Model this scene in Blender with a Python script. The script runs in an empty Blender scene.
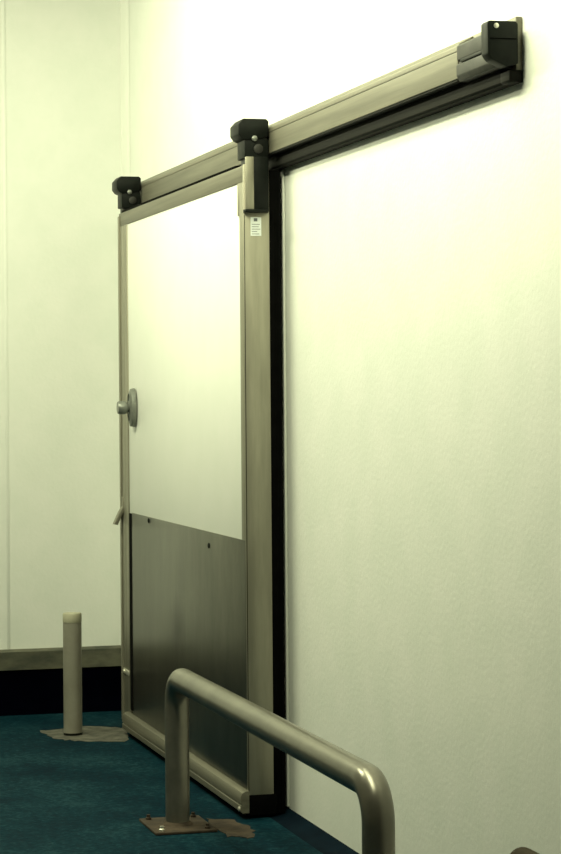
import bpy, bmesh, math, random
from mathutils import Vector, Matrix
random.seed(4)
S = bpy.context.scene
COL = S.collection
PI = math.pi

# ------------------------------------------------------------------ materials
def new_mat(name):
    m = bpy.data.materials.new(name); m.use_nodes = True
    nt = m.node_tree
    return m, nt, nt.nodes['Principled BSDF']

def link(nt, a, b): nt.links.new(a, b)

def noise(nt, scale, detail=4, rough=.6, stretch=None):
    tc = nt.nodes.new('ShaderNodeTexCoord')
    src = tc.outputs['Object']
    if stretch:
        mp = nt.nodes.new('ShaderNodeMapping'); mp.inputs['Scale'].default_value = stretch
        link(nt, src, mp.inputs['Vector']); src = mp.outputs['Vector']
    n = nt.nodes.new('ShaderNodeTexNoise')
    n.inputs['Scale'].default_value = scale; n.inputs['Detail'].default_value = detail; n.inputs['Roughness'].default_value = rough
    link(nt, src, n.inputs['Vector'])
    return n.outputs['Fac']

def ramp(nt, fac, stops):
    r = nt.nodes.new('ShaderNodeValToRGB')
    e = r.color_ramp.elements
    while len(e) < len(stops): e.new(.5)
    for el, (p, c) in zip(e, stops):
        el.position = p; el.color = (c[0], c[1], c[2], 1)
    link(nt, fac, r.inputs['Fac'])
    return r.outputs['Color']

def bump(nt, b, fac, strength, dist=.002):
    n = nt.nodes.new('ShaderNodeBump'); n.inputs['Strength'].default_value = strength; n.inputs['Distance'].default_value = dist
    link(nt, fac, n.inputs['Height']); link(nt, n.outputs['Normal'], b.inputs['Normal'])

def mk(name, c1, c2, scale=8, rough=.5, metal=0., stretch=None, bstr=0., bscale=None, lo=.35, hi=.65, bdist=.002, spec=.5):
    m, nt, b = new_mat(name)
    f = noise(nt, scale, stretch=stretch)
    link(nt, ramp(nt, f, [(lo, c1), (hi, c2)]), b.inputs['Base Color'])
    b.inputs['Roughness'].default_value = rough; b.inputs['Metallic'].default_value = metal
    b.inputs['Specular IOR Level'].default_value = spec
    if bstr:
        f2 = noise(nt, bscale or scale, stretch=stretch) if bscale else f
        bump(nt, b, f2, bstr, bdist)
    return m

M = {}
M['wall']   = mk('white embossed wall panel', (.775,.80,.755), (.82,.83,.795), 5, .48, bstr=.30, bscale=55, bdist=.003)
M['door_white'] = mk('white door skin', (.80,.82,.77), (.83,.84,.80), 4, .42, bstr=.2, bscale=60, bdist=.002)
M['trimw']  = mk('pale wall trim', (.80,.82,.77), (.84,.85,.81), 6, .4)
M['ceil']   = mk('grey ceiling panel', (.16,.16,.15), (.20,.20,.19), 4, .6)
M['wall_grey'] = mk('grey wall panel', (.11,.115,.10), (.14,.145,.13), 4, .6)
M['steel']  = mk('brushed stainless steel', (.255,.243,.195), (.36,.342,.275), 14, .45, .7, stretch=(1,1,.12), bstr=.05, bscale=120)
M['steel_h']= mk('brushed aluminium rail', (.13,.123,.096), (.20,.189,.148), 16, .5, .45, stretch=(.06,1,2.2), bstr=.08, bscale=60)
M['pipe']   = mk('dull painted steel pipe', (.16,.15,.125), (.22,.205,.17), 7, .3, .6, bstr=.05, bscale=40)
M['pipe_brown'] = mk('dark brown painted pipe', (.034,.027,.017), (.058,.046,.030), 9, .8, 0., bstr=.05, bscale=40, spec=.1)
M['post']   = mk('grey steel bollard tube', (.24,.225,.185), (.30,.285,.235), 7, .5, .2, bstr=.05, bscale=40)
M['cream']  = mk('cream painted end', (.36,.345,.25), (.42,.40,.30), 12, .55)
M['black']  = mk('black plastic', (.0025,.0035,.003), (.006,.008,.0065), 20, .5, bstr=.1, spec=.15)
M['dgrey']  = mk('dark grey plastic', (.018,.018,.017), (.04,.039,.036), 14, .5, bstr=.1, spec=.25)
M['dark_al']= mk('dark aluminium', (.004,.004,.0035), (.013,.0125,.010), 14, .7, .0, stretch=(.06,1,2), spec=.15)  # near-black tone for flange, cover underside and edge seam
M['rubber'] = mk('black rubber', (.0008,.0008,.0008), (.002,.002,.002), 20, .9, spec=0.05)
M['handle'] = mk('grey cast handle', (.17,.18,.165), (.24,.25,.23), 12, .38, .5)
M['bolt']   = mk('bright bolt', (.6,.58,.5), (.75,.73,.65), 20, .3, .6)
M['rust']   = mk('rusty base plate', (.020,.012,.007), (.060,.040,.024), 14, .85, .1, bstr=.4, bscale=40)
M['rail_guard'] = mk('grimy steel strip', (.07,.075,.06), (.15,.145,.105), 6, .5, .35, stretch=(1,.8,2), bstr=.1, lo=.38, hi=.6)
M['navy']   = mk('navy skirting paint', (.0003,.0004,.0014), (.0007,.0009,.0028), 6, 1., spec=0.)
M['floor_shade'] = mk('shaded blue floor tone', (.0008,.004,.009), (.002,.009,.017), 6, .9, spec=.05)  # floor shade put into the colour
M['patch']  = mk('bare concrete patch', (.04,.04,.034), (.13,.125,.10), 14, .85, bstr=.3, bscale=50)
M['label']  = mk('white paper label', (.70,.74,.74), (.76,.79,.79), 20, .6)
M['ink']    = mk('grey print', (.10,.11,.12), (.14,.15,.16), 20, .6)

# floor: blue resin with fine grit and worn mottling
m, nt, b = new_mat('blue resin floor')
f1 = noise(nt, 2.3, 6, .65); f2 = noise(nt, 46, 3, .7)
mix = nt.nodes.new('ShaderNodeMix'); mix.data_type = 'FLOAT'; mix.inputs[0].default_value = .55
link(nt, f1, mix.inputs[2]); link(nt, f2, mix.inputs[3])
link(nt, ramp(nt, mix.outputs[0], [(.40, (.0004,.010,.019)), (.52, (.0015,.020,.031)), (.61, (.010,.038,.050))]), b.inputs['Base Color'])
b.inputs['Roughness'].default_value = .75; b.inputs['Specular IOR Level'].default_value = .04
bump(nt, b, f2, .5, .003)
M['floor'] = m

# kick plate: brushed steel, scuffed, with the guard post's dark reflection painted in as a streak
m, nt, b = new_mat('scuffed steel kick plate')
f1 = noise(nt, 5, 5, .7, (1,1,.35)); 
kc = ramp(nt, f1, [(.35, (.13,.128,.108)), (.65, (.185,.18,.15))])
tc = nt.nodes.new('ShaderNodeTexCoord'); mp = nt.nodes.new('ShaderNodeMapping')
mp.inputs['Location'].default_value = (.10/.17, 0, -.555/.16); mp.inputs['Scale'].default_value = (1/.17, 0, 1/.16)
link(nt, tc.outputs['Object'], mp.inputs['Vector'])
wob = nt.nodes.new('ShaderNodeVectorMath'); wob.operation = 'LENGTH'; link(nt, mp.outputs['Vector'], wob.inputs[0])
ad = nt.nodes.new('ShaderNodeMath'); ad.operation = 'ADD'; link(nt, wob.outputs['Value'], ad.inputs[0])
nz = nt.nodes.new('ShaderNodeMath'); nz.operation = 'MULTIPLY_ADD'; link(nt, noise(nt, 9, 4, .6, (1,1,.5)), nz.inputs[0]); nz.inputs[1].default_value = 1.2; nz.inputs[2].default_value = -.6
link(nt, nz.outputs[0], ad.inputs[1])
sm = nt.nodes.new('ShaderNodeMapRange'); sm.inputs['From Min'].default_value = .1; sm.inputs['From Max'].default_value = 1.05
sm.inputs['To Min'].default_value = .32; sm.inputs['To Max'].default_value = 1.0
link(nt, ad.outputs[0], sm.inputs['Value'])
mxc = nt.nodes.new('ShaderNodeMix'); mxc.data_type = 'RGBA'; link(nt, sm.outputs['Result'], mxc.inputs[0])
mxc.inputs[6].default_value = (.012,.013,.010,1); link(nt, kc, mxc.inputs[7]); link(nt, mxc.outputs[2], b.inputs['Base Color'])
b.inputs['Metallic'].default_value = .93
f2 = noise(nt, 60, 2, .5, (.06,1,1.5))
bump(nt, b, f2, .06)
b.inputs['Roughness'].default_value = .33
M['kick'] = m

# ------------------------------------------------------------------ mesh helpers
def add_box(bm, x0, x1, y0, y1, z0, z1, bev=0., seg=2):
    t = bmesh.new()
    bmesh.ops.create_cube(t, size=1)
    sx, sy, sz = abs(x1-x0), abs(y1-y0), abs(z1-z0)
    for v in t.verts:
        v.co = Vector(((x0+x1)/2+v.co.x*sx, (y0+y1)/2+v.co.y*sy, (z0+z1)/2+v.co.z*sz))
    if bev: bmesh.ops.bevel(t, geom=t.edges[:], offset=min(bev, .45*min(sx,sy,sz)), segments=seg, affect='EDGES', profile=.5)
    merge(bm, t)

def merge(bm, t):
    me = bpy.data.meshes.new('t'); t.to_mesh(me); t.free(); bm.from_mesh(me); bpy.data.meshes.remove(me)

def add_prism(bm, pts, a0, a1, axis='x', bev=0.):
    """polygon extruded along an axis; pts are (y,z) for x, (x,z) for y, (x,y) for z"""
    def P(p, a):
        return {'x': (a, p[0], p[1]), 'y': (p[0], a, p[1]), 'z': (p[0], p[1], a)}[axis]
    t = bmesh.new()
    A = [t.verts.new(P(p, a0)) for p in pts]; B = [t.verts.new(P(p, a1)) for p in pts]
    n = len(pts)
    t.faces.new(A); t.faces.new(B[::-1])
    for i in range(n): t.faces.new([A[(i+1)%n], A[i], B[i], B[(i+1)%n]])
    bmesh.ops.recalc_face_normals(t, faces=t.faces[:])
    if bev: bmesh.ops.bevel(t, geom=t.edges[:], offset=bev, segments=2, affect='EDGES', profile=.5)
    merge(bm, t)

def add_lathe(bm, prof, origin, direction=(0,0,1), n=32):
    """prof: list of (radius, height) along the direction"""
    q = Vector((0,0,1)).rotation_difference(Vector(direction))
    t = bmesh.new(); rings = []
    for r, h in prof:
        if r < 1e-6: rings.append([t.verts.new(Vector(origin)+q@Vector((0,0,h)))])
        else: rings.append([t.verts.new(Vector(origin)+q@Vector((r*math.cos(2*PI*i/n), r*math.sin(2*PI*i/n), h))) for i in range(n)])
    for a, c in zip(rings, rings[1:]):
        for i in range(n):
            j = (i+1) % n
            if len(a) == 1: t.faces.new([a[0], c[i], c[j]])
            elif len(c) == 1: t.faces.new([a[i], a[j], c[0]])
            else: t.faces.new([a[i], a[j], c[j], c[i]])
    for rg in (rings[0], rings[-1]):
        if len(rg) > 1: t.faces.new(rg)
    bmesh.ops.recalc_face_normals(t, faces=t.faces[:])
    merge(bm, t)

def add_tube(bm, path, r, n=28):
    t = bmesh.new(); rings = []
    path = [Vector(p) for p in path]
    up = None
    for i, p in enumerate(path):
        d = (path[min(i+1, len(path)-1)] - path[max(i-1, 0)]).normalized()
        s = Vector((0,1,0)); u = d.cross(s).normalized()
        rings.append([t.verts.new(p + r*(s*math.cos(2*PI*k/n) + u*math.sin(2*PI*k/n))) for k in range(n)])
    for a, c in zip(rings, rings[1:]):
        for k in range(n): t.faces.new([a[k], a[(k+1)%n], c[(k+1)%n], c[k]])
    t.faces.new(rings[0]); t.faces.new(rings[-1])
    bmesh.ops.recalc_face_normals(t, faces=t.faces[:])
    merge(bm, t)

def obj(name, bm, mat, parent=None, smooth=True):
    me = bpy.data.meshes.new(name)
    # origin at the base centre of the piece
    xs = [v.co.x for v in bm.verts]; ys = [v.co.y for v in bm.verts]; zs = [v.co.z for v in bm.verts]
    o0 = Vector(((min(xs)+max(xs))/2, (min(ys)+max(ys))/2, min(zs)))
    for v in bm.verts: v.co -= o0
    bm.to_mesh(me); bm.free()
    me.materials.append(mat if not isinstance(mat, str) else M[mat])
    if smooth:
        for p in me.polygons: p.use_smooth = True
        me.set_sharp_from_angle(angle=math.radians(35))
    o = bpy.data.objects.new(name, me); COL.objects.link(o)
    o.location = o0
    if parent is not None:
        o.parent = parent
        w = Vector((0,0,0)); p = parent
        while p is not None: w += p.location; p = p.parent
        o.location = o0 - w
    return o

def tag(o, label=None, cat=None, group=None, kind=None):
    if label: o['label'] = label
    if cat: o['category'] = cat
    if group: o['group'] = group
    if kind: o['kind'] = kind
    return o

def thing(name, loc, label, cat, group=None, kind=None):
    o = bpy.data.objects.new(name, None); COL.objects.link(o); o.location = loc
    o.empty_display_size = .1
    return tag(o, label, cat, group, kind)

def box(name, mat, parent, *a, bev=.002, seg=2, label=None):
    bm = bmesh.new(); add_box(bm, *a, bev=bev, seg=seg)
    o = obj(name, bm, mat, parent)
    if label: o['label'] = label
    return o

# ------------------------------------------------------------------ room
XB, XF = -11.452, 2.5          # back wall, wall behind the camera
YL, ZC = -4.6, 3.70             # left wall, ceiling
def shell(name, mat, label, cat, *a):
    return tag(box(name, mat, None, *a, bev=0), label, cat, kind='structure')

shell('floor', 'floor', 'dark blue resin floor with a mottled gritty surface', 'floor', XB-.1, XF+.1, YL-.1, .1, -.1, 0)
shell('wall_right', 'wall', 'long white wall that carries the steel sliding door and its track', 'wall', XB, XF, 0, .1, 0, ZC)
bw = shell('wall_back', 'wall', 'yellowish white panelled wall behind the short bollard', 'wall', XB-.1, XB, YL, .1, 0, ZC)
shell('wall_left', 'wall_grey', 'grey wall facing the sliding door, outside the picture', 'wall', XB, XF, YL-.1, YL, 0, ZC)
shell('wall_front', 'wall_grey', 'grey wall behind the viewer, outside the picture', 'wall', XF, XF+.1, YL, .1, 0, ZC)
shell('ceiling', 'ceil', 'grey panelled ceiling above the frame', 'ceiling', XB-.1, XF+.1, YL-.1, .1, ZC, ZC+.1)

# panel joint covers on the back wall
bm = bmesh.new()
add_box(bm, XB, XB+.0025, -.612, -.596, .32, ZC, .001); 
tag(obj('trim_1', bm, 'wall'), 'thin vertical panel joint strip on the left white wall', 'joint strip', kind='structure')
# cove trim in the room corner
bm = bmesh.new()
add_prism(bm, [(XB, -.001), (XB, -.012), (XB+.10, -.010), (XB+.165, -.003), (XB+.17, -.001)], .32, ZC, 'z')
tag(obj('trim_2', bm, 'trimw'), 'bright vertical corner trim where the two white walls meet', 'corner trim', kind='structure')
# steel strip on the foot of the back wall and the dark skirting below it
bm = bmesh.new()
add_prism(bm, [(XB, .218), (XB+.030, .218), (XB+.030, .308), (XB+.018, .320), (XB, .320)], YL, -.036, 'y')
tag(obj('trim_3', bm, 'rail_guard'), 'grimy grey steel strip along the foot of the left white wall', 'steel strip', kind='structure')
bm = bmesh.new()
add_prism(bm, [(XB, 0), (XB+.085, 0), (XB+.060, .010), (XB+.035, .035), (XB+.022, .07), (XB+.020, .218), (XB, .218)], YL, 0, 'y')
tag(obj('baseboard_back', bm, 'navy'), 'near black navy coved skirting below the grey steel strip', 'skirting', kind='structure')
bm = bmesh.new()  # dark strip added as painted shade on the floor by the wall
add_prism(bm, [(0, 0), (-.085, 0), (-.050, .004), (-.022, .012), (-.006, .022), (0, .024)], -8.42, XF, 'x')
tag(obj('floor_shade_right', bm, 'floor_shade'), 'low dark blue strip standing in for shaded floor along the white wall right of the door', 'skirting', kind='structure')
# pale jamb strip on the wall beside the door
box_j = box('trim_4', 'trimw', None, -8.50, -8.372, -.010, 0, .03, 2.436, bev=.003)
tag(box_j, 'narrow pale jamb strip on the wall beside the black door seal', 'jamb strip', kind='structure')

# bare patches in the floor paint (thin worn areas with ragged outlines)
def patch(pts, label, seed, mat='patch'):
    rnd = random.Random(seed)
    out = []
    n = len(pts)
    for i in range(n):
        a, c = Vector(pts[i]), Vector(pts[(i+1) % n])
        k = 7
        for j in range(k):
            p = a.lerp(c, j/k)
            out.append((p.x+rnd.uniform(-.018,.018), p.y+rnd.uniform(-.010,.010)))
    bm = bmesh.new(); add_prism(bm, out, 0, .0022, 'z')
    tag(obj('floor_patch', bm, mat, smooth=False), label, 'floor patch', kind='structure')
patch([(-10.80,-.56), (-10.52,-.52), (-10.40,-.40), (-10.36,-.22), (-10.76,-.15), (-10.88,-.30)], 'worn bare patch of floor around the foot of the short bollard', 1)
patch([(-8.38,-.325), (-8.34,-.235), (-8.15,-.20), (-7.98,-.25), (-8.03,-.33)], 'small reddish worn patch of floor by the near end of the door', 2, 'rust')

# ------------------------------------------------------------------ sliding door
DX0, DX1 = -10.73, -8.34      # leaf ends
YF, YB = -.17, -.07           # leaf front and back
DZ0, DZ1 = .03, 2.452
door = thing('door_1', ((DX0+DX1)/2, (YF+YB)/2, 0), 'steel framed sliding cold room door with white upper panel and grey kick plate', 'sliding door', kind='structure')
# white insulated core (back and inner body)
box('core', 'door_white', door, DX0+.012, DX1-.012, YF+.012, YB, DZ0+.01, DZ1-.01, bev=0)
box('upper_panel', 'door_white', door, -10.545, -8.405, YF+.004, YF+.012, 1.03, 2.384, bev=.001, label='white upper panel')
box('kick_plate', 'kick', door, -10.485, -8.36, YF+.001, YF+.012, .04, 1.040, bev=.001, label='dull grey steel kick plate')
kp = door.children[-1]
for x, z in ((-10.10, 1.024), (-8.94, .985)):
    bm = bmesh.new(); add_lathe(bm, [(.011,0),(.011,.003),(.006,.005),(0,.005)], (x, YF+.0005, z), (0,-1,0), 16)
    obj('screw', bm, 'black', kp)
# frame
box('top_frame', 'steel_h', door, DX0, DX1-.012, YF, YF+.012, 2.384, 2.446, bev=.002)
box('top_gap_shade', 'rubber', door, DX0+.06, DX1-.13, YF+.002, YB-.01, 2.442, 2.457, bev=.002, label='black strip standing in for the shaded gap along the top edge')  # shade in the gap between leaf and track, put in as a strip
box('edge_gap_shade', 'rubber', door, -10.545, -10.485, YF, YF+.010, .12, 1.036, bev=0, label='dark strip standing in for the shadowed gap beside the kick plate')  # shadow between stile and plate, painted as a dark strip
bm = bmesh.new()
add_box(bm, -10.60, -10.545, YF-.001, YF+.012, .04, 2.384, .002)
add_box(bm, DX0+.03, -10.602, YF, YF+.012, .04, 2.384, .002)
obj('stile', bm, 'steel', door)
bm = bmesh.new()
add_box(bm, -8.405, DX1-.0125, YF, YF+.0125, 1.040, 2.384, .001)
add_box(bm, -8.43, -8.405, YF-.0008, YF+.012, 2.262, 2.384, .001)      # corner gusset
obj('stile', bm, 'steel', door)
# leading edge nosing at the far end
bm = bmesh.new()
add_prism(bm, [(DX0-.018, YB), (DX0-.020, YF+.01), (DX0-.010, YF-.004), (DX0+.03, YF-.006), (DX0+.03, YB)], .05, DZ1-.02, 'z')
obj('edge_nosing', bm, 'steel', door)
# near end of the leaf: folded steel edge
box('edge_cover', 'steel', door, DX1-.012, DX1, YF, YB, .085, 2.450, bev=.0025)
ec = door.children[-1]
box('edge_seam', 'dark_al', ec, DX1-.0005, DX1+.0008, YF+.002, YF+.0045, .09, 2.26, bev=0)
box('foot_seal', 'rubber', door, DX1-.05, DX1+.004, YF-.002, YB+.01, .012, .088, bev=.004, label='black rubber foot seal')
# black rubber seal between leaf and wall
bm = bmesh.new()
add_box(bm, DX1-.10, DX1-.004, YB, -.024, .012, 2.43, .004)
add_box(bm, DX0+.004, DX0+.10, YB, -.024, .012, 2.43, .004)
add_box(bm, DX0+.10, DX1-.10, YB, -.030, 2.34, 2.43, .004)
obj('wall_seal', bm, 'rubber', door)['label'] = 'black rubber seal between door and wall'
# bumper extrusion along the foot
bm = bmesh.new()
add_prism(bm, [(YF, .024), (YF-.026, .024), (YF-.034, .032), (YF-.034, .052), (YF-.028, .056), (YF-.034, .060), (YF-.034, .086), (YF-.026, .100), (YF-.012, .106), (YF, .106)], -10.575, -8.322, 'x')
bu = obj('bumper_rail', bm, 'steel_h', door); bu['label'] = 'ribbed metal bumper along the door foot'
bm = bmesh.new(); add_lathe(bm, [(.010,0),(.010,.004),(.005,.007),(0,.007)], (-8.335, YF-.034, .040), (0,-1,0), 16)
obj('screw', bm, 'bolt', bu)
box('drop_seal', 'rubber', door, DX0+.02, DX1-.02, YF+.006, YB-.02, .003, .032, bev=.003)
# round pull with a fat knob
HX, HZ = -10.385, 1.529
bm = bmesh.new(); add_lathe(bm, [(.088,0),(.090,.006),(.086,.022),(.066,.030),(.062,.024),(.040,.024),(.030,.030),(0,.030)], (HX, YF, HZ), (0,-1,0), 40)
for v in bm.verts: v.co.x = HX + (v.co.x-HX)*.5
ro = obj('handle_rose', bm, 'handle', door); ro['label'] = 'round grey handle rose'
bm = bmesh.new(); add_lathe(bm, [(.020,.028),(.022,.040),(.029,.042),(.031,.050),(.031,.074),(.027,.081),(0,.083)], (HX, YF, HZ), (0,-1,0), 32)
obj('knob', bm, 'handle', ro)
# flat lever sloping out and down from the far edge
bm = bmesh.new()
add_prism(bm, [(YF-.004, 1.105), (YF-.004, 1.060), (YF-.020, 1.035), (YF-.046, .978), (YF-.029, .974), (YF-.008, 1.020), (YF+.006, 1.045), (YF+.006, 1.105)], -10.71, -10.665, 'x', .002)
obj('pull_lever', bm, 'steel', door)['label'] = 'flat steel lever sloping out from the edge'
# small catch low on the far edge
bm = bmesh.new()
add_box(bm, -10.69, -10.56, YF-.006, YF+.002, .274, .298, .002)
add_lathe(bm, [(.010,0),(.010,.004),(.006,.007),(0,.007)], (-10.655, YF-.006, .286), (0,-1,0), 16)
obj('edge_catch', bm, 'bolt', door)['label'] = 'small bright catch'
# hangers: black roller housings on both ends of the leaf
def hanger(x1, ln):
    bm = bmesh.new()
    add_prism(bm, [(-.190,2.562), (-.190,2.598), (-.170,2.620), (-.082,2.620), (-.073,2.612), (-.073,2.556), (-.090,2.548), (-.165,2.540), (-.178,2.546)], x1-ln, x1, 'x', .003)
    add_prism(bm, [(-.165,2.474), (-.165,2.555), (-.080,2.555), (-.073,2.535), (-.073,2.480), (-.085,2.464)], x1-ln+.012, x1-.006, 'x', .003)
    h = obj('hanger', bm, 'black', door); h['label'] = 'black roller housing'
    bm = bmesh.new()
    add_box(bm, x1-ln*.8, x1-ln*.2, -.155, -.085, 2.44, 2.476, .002)
    obj('hanger_foot', bm, 'dgrey', h)
    bm = bmesh.new()
    add_lathe(bm, [(.011,0),(.011,.004),(.006,.007),(0,.007)], (x1-.001, -.128, 2.546), (1,0,0), 14)
    obj('bolt', bm, 'handle', h)
    bm = bmesh.new()
    add_lathe(bm, [(.018,0),(.018,.004),(.012,.007),(0,.007)], (x1-.006, -.112, 2.508), (1,0,0), 18)
    obj('axle_cap', bm, 'dgrey', h)
hanger(DX1+.012, .13)
hanger(DX0+.055, .12)
# bracket on the near end, under the hanger
bm = bmesh.new()
add_box(bm, DX1+.0005, DX1+.011, -.163, -.131, 2.28, 2.478, .002)
br = obj('end_bracket', bm, 'steel', door)
box('bracket_plate', 'black', br, DX1+.0005, DX1+.008, -.131, -.073, 2.272, 2.478, bev=.002, label='black bracket plate')
bm = bmesh.new()
add_prism(bm, [(DX1+.0005, -.172), (DX1+.030, -.168), (DX1+.030, -.085), (DX1+.0005, -.073)], 2.268, 2.280, 'z', .002)
obj('bracket_lip', bm, 'black', br)
# rating label
box('label_plate', 'label', door, DX1, DX1+.0016, -.143, -.102, 2.182, 2.252, bev=0, label='small white label')
lp = door.children[-1]
bm = bmesh.new()
add_box(bm, DX1+.0016, DX1+.0022, -.131, -.117, 2.236, 2.248)
for k, (a, c) in enumerate(((-.139,-.108), (-.139,-.112), (-.139,-.106), (-.139,-.118), (-.139,-.110))):
    add_box(bm, DX1+.0016, DX1+.0020, a, c, 2.224-.009*k, 2.2262-.009*k)
obj('label_print', bm, 'ink', lp)

# ------------------------------------------------------------------ track on the wall
tr = thing('door_track', (-8.4, -.03, 2.44), 'long grey metal sliding track on the white wall above the door', 'door track')
TX0, TX1 = -10.95, -5.90
box('back_plate', 'steel_h', tr, TX0, TX1, -.020, -.001, 2.473, 2.620, bev=.002)
bm = bmesh.new()
add_prism(bm, [(-.020,2.492), (-.066,2.492), (-.068,2.494), (-.068,2.586), (-.062,2.594), (-.020,2.617)], TX0+.03, -6.24, 'x', .001)
add_prism(bm, [(-.068,2.571), (-.0700,2.572), (-.0700,2.577), (-.068,2.578)], TX0+.03, -6.24, 'x')
obj('track_cover', bm, 'steel_h', tr)
bm = bmesh.new()
add_prism(bm, [(-.001,2.440), (-.034,2.440), (-.040,2.446), (-.040,2.491), (-.001,2.491)], TX0, -5.97, 'x', .001)
add_prism(bm, [(-.001,2.440), (-.034,2.440), (-.040,2.446), (-.040,2.472), (-.001,2.472)], -5.97, TX1, 'x', .001)
add_box(bm, TX0+.04, -6.25, -.0655, -.030, 2.486, 2.4915, .001)
obj('lower_flange', bm, 'dark_al', tr)['label'] = 'dark lower flange and underside'
# end stop
es_bm = bmesh.new()
add_prism(es_bm, [(-.112,2.512), (-.113,2.596), (-.107,2.602), (-.030,2.602), (-.024,2.595), (-.024,2.486), (-.060,2.478), (-.082,2.488), (-.100,2.496)], -5.925, -5.872, 'x', .003)
es = obj('end_stop', es_bm, 'black', tr); es['label'] = 'black end stop block'
bm = bmesh.new(); add_lathe(bm, [(.007,0),(.007,.003),(.003,.005),(0,.005)], (-5.872, -.088, 2.588), (1,0,0), 14)
obj('bolt', bm, 'bolt', es)
bm = bmesh.new()
add_box(bm, -5.874, -5.8695, -.106, -.030, 2.552, 2.555, .001)
obj('groove', bm, 'rubber', es)
bm = bmesh.new()
add_prism(bm, [(-.020,2.480), (-.066,2.484), (-.074,2.500), (-.074,2.530), (-.066,2.536), (-.066,2.541), (-.072,2.545), (-.072,2.584), (-.066,2.590), (-.020,2.600)], -6.235, -5.925, 'x', .002)
sb = obj('stop_arm', bm, 'dgrey', tr); sb['label'] = 'dark grey stop arm'
box('slot', 'black', sb, -6.20, -5.95, -.0745, -.060, 2.5345, 2.5435, bev=.001)

# ------------------------------------------------------------------ guard rails and bollard
def guard(x0, x1, y, ztop, r, R, label, pipe='pipe', name='guard_rail'):
    g = thing(name, (x0, y, 0), label, 'guard rail', 'tubular guard rails in front of the door wall')
    zc = ztop - r
    path = [(x0, y, .006), (x0, y, .2)]
    for k in range(0, 17):
        a = PI - k/16*PI/2
        path.append((x0+R+R*math.cos(a), y, zc-R+R*math.sin(a)))
    for k in range(1, 8): path.append((x0+R+(x1-x0-2*R)*k/8, y, zc))
    for k in range(0, 17):
        a = PI/2 - k/16*PI/2
        path.append((x1-R+R*math.cos(a), y, zc-R+R*math.sin(a)))
    path += [(x1, y, .2), (x1, y, .006)]
    bm = bmesh.new(); add_tube(bm, path, r, 36)
    obj('pipe', bm, pipe, g)
    for x in (x0, x1):
        bm = bmesh.new()
        add_box(bm, x-.15, x+.15, y-.115, y+.115, 0, .010, .003)
        add_lathe(bm, [(r+.014,.009),(r+.010,.014),(r,.022)], (x, y, 0), (0,0,1), 32)      # weld bead
        p = obj('base_plate', bm, 'rust', g); p['label'] = 'rusty base plate'
        for sx in (-1, 1):
            for sy in (-1, 1):
                bm = bmesh.new(); add_lathe(bm, [(.011,0),(.011,.007),(.007,.010),(.007,.018),(0,.018)], (x+sx*.118, y+sy*.085, .010), (0,0,1), 12)
                obj('bolt', bm, 'bolt' if (sx, sy) == (1, -1) else 'rust', p)
    return g
guard(-8.27, -5.825, -.456, .594, .0445, .105, 'bent grey steel pipe guard rail crossing in front of the door end')
guard(-4.81, -2.30, -.456, .588, .026, .050, 'second brown pipe guard rail, only its corner peeking in at the lower right edge', 'pipe_brown')

bl = thing('bollard', (-10.63, -.427, 0), 'short upright grey steel bollard with a cream top beside the far end of the door', 'bollard')
bm = bmesh.new()
add_lathe(bm, [(.0435,.012),(.0435,.526)], (-10.63,-.427,0), (0,0,1), 36)
obj('post', bm, 'post', bl)
bm = bmesh.new()
add_lathe(bm, [(.0435,.527),(.0442,.529),(.0442,.566),(.041,.571),(0,.572)], (-10.63,-.427,0), (0,0,1), 36)
obj('cap', bm, 'cream', bl)['label'] = 'cream painted top'
bm = bmesh.new()
add_lathe(bm, [(.044,.0022),(.044,.013),(.040,.014)], (-10.63,-.427,0), (0,0,1), 36)
obj('foot_ring', bm, 'black', bl)

# ------------------------------------------------------------------ lights: fluorescent rows on the ceiling
def strip(x0, x1, y, power, w=.22, tilt=0., col=(.97, 1.0, .65)):
    L = bpy.data.lights.new('ceiling_light', 'AREA'); L.shape = 'RECTANGLE'
    L.size = x1-x0; L.size_y = w; L.energy = power; L.color = col
    o = bpy.data.objects.new('ceiling_light', L); COL.objects.link(o)
    o.location = ((x0+x1)/2, y, ZC-.07); o.rotation_euler = (math.radians(tilt), 0, 0)
for x0, x1, y, power, tilt in ((-10.0, -8.6, -.8, 11, 50), (-8.6, -7.0, -.8, 13, 50), (-7.0, -5.0, -.8, 30, 50), (-7.0, -5.0, -1.27, 58, 26),
                               (-11.2, -10.0, -2.2, 17, 40), (-10.0, -8.6, -2.2, 84, 40), (-8.6, -7.0, -1.27, 26, 26)):
    strip(x0, x1, y, power, tilt=tilt)

w = bpy.data.worlds.new('World'); S.world = w; w.use_nodes = True
w.node_tree.nodes['Background'].inputs['Color'].default_value = (0,0,0,1)

# ------------------------------------------------------------------ camera
cam = bpy.data.cameras.new('Camera'); co = bpy.data.objects.new('Camera', cam); COL.objects.link(co)
FPX = 2300.
th = math.atan(625.5/FPX)
F = Vector((-math.cos(th), math.sin(th), 0)); R = Vector((math.sin(th), math.cos(th), 0)); U = Vector((0,0,1))
roll = .008
c, s = math.cos(roll), math.sin(roll)
R2 = R*c - U*s; U2 = U*c + R*s
mat = Matrix((R2, U2, -F)).transposed().to_4x4()
mat.translation = Vector((0, -2.3, 1.6))
co.matrix_world = mat
cam.sensor_fit = 'HORIZONTAL'; cam.sensor_width = 36; cam.lens = 36*FPX/561
cam.shift_x = 0; cam.shift_y = -36/561
cam.clip_start = .05
S.camera = co

S.view_settings.view_transform = 'Standard'; S.view_settings.look = 'None'
S.view_settings.exposure = 0; S.view_settings.gamma = 1; S.view_settings.use_curve_mapping = False
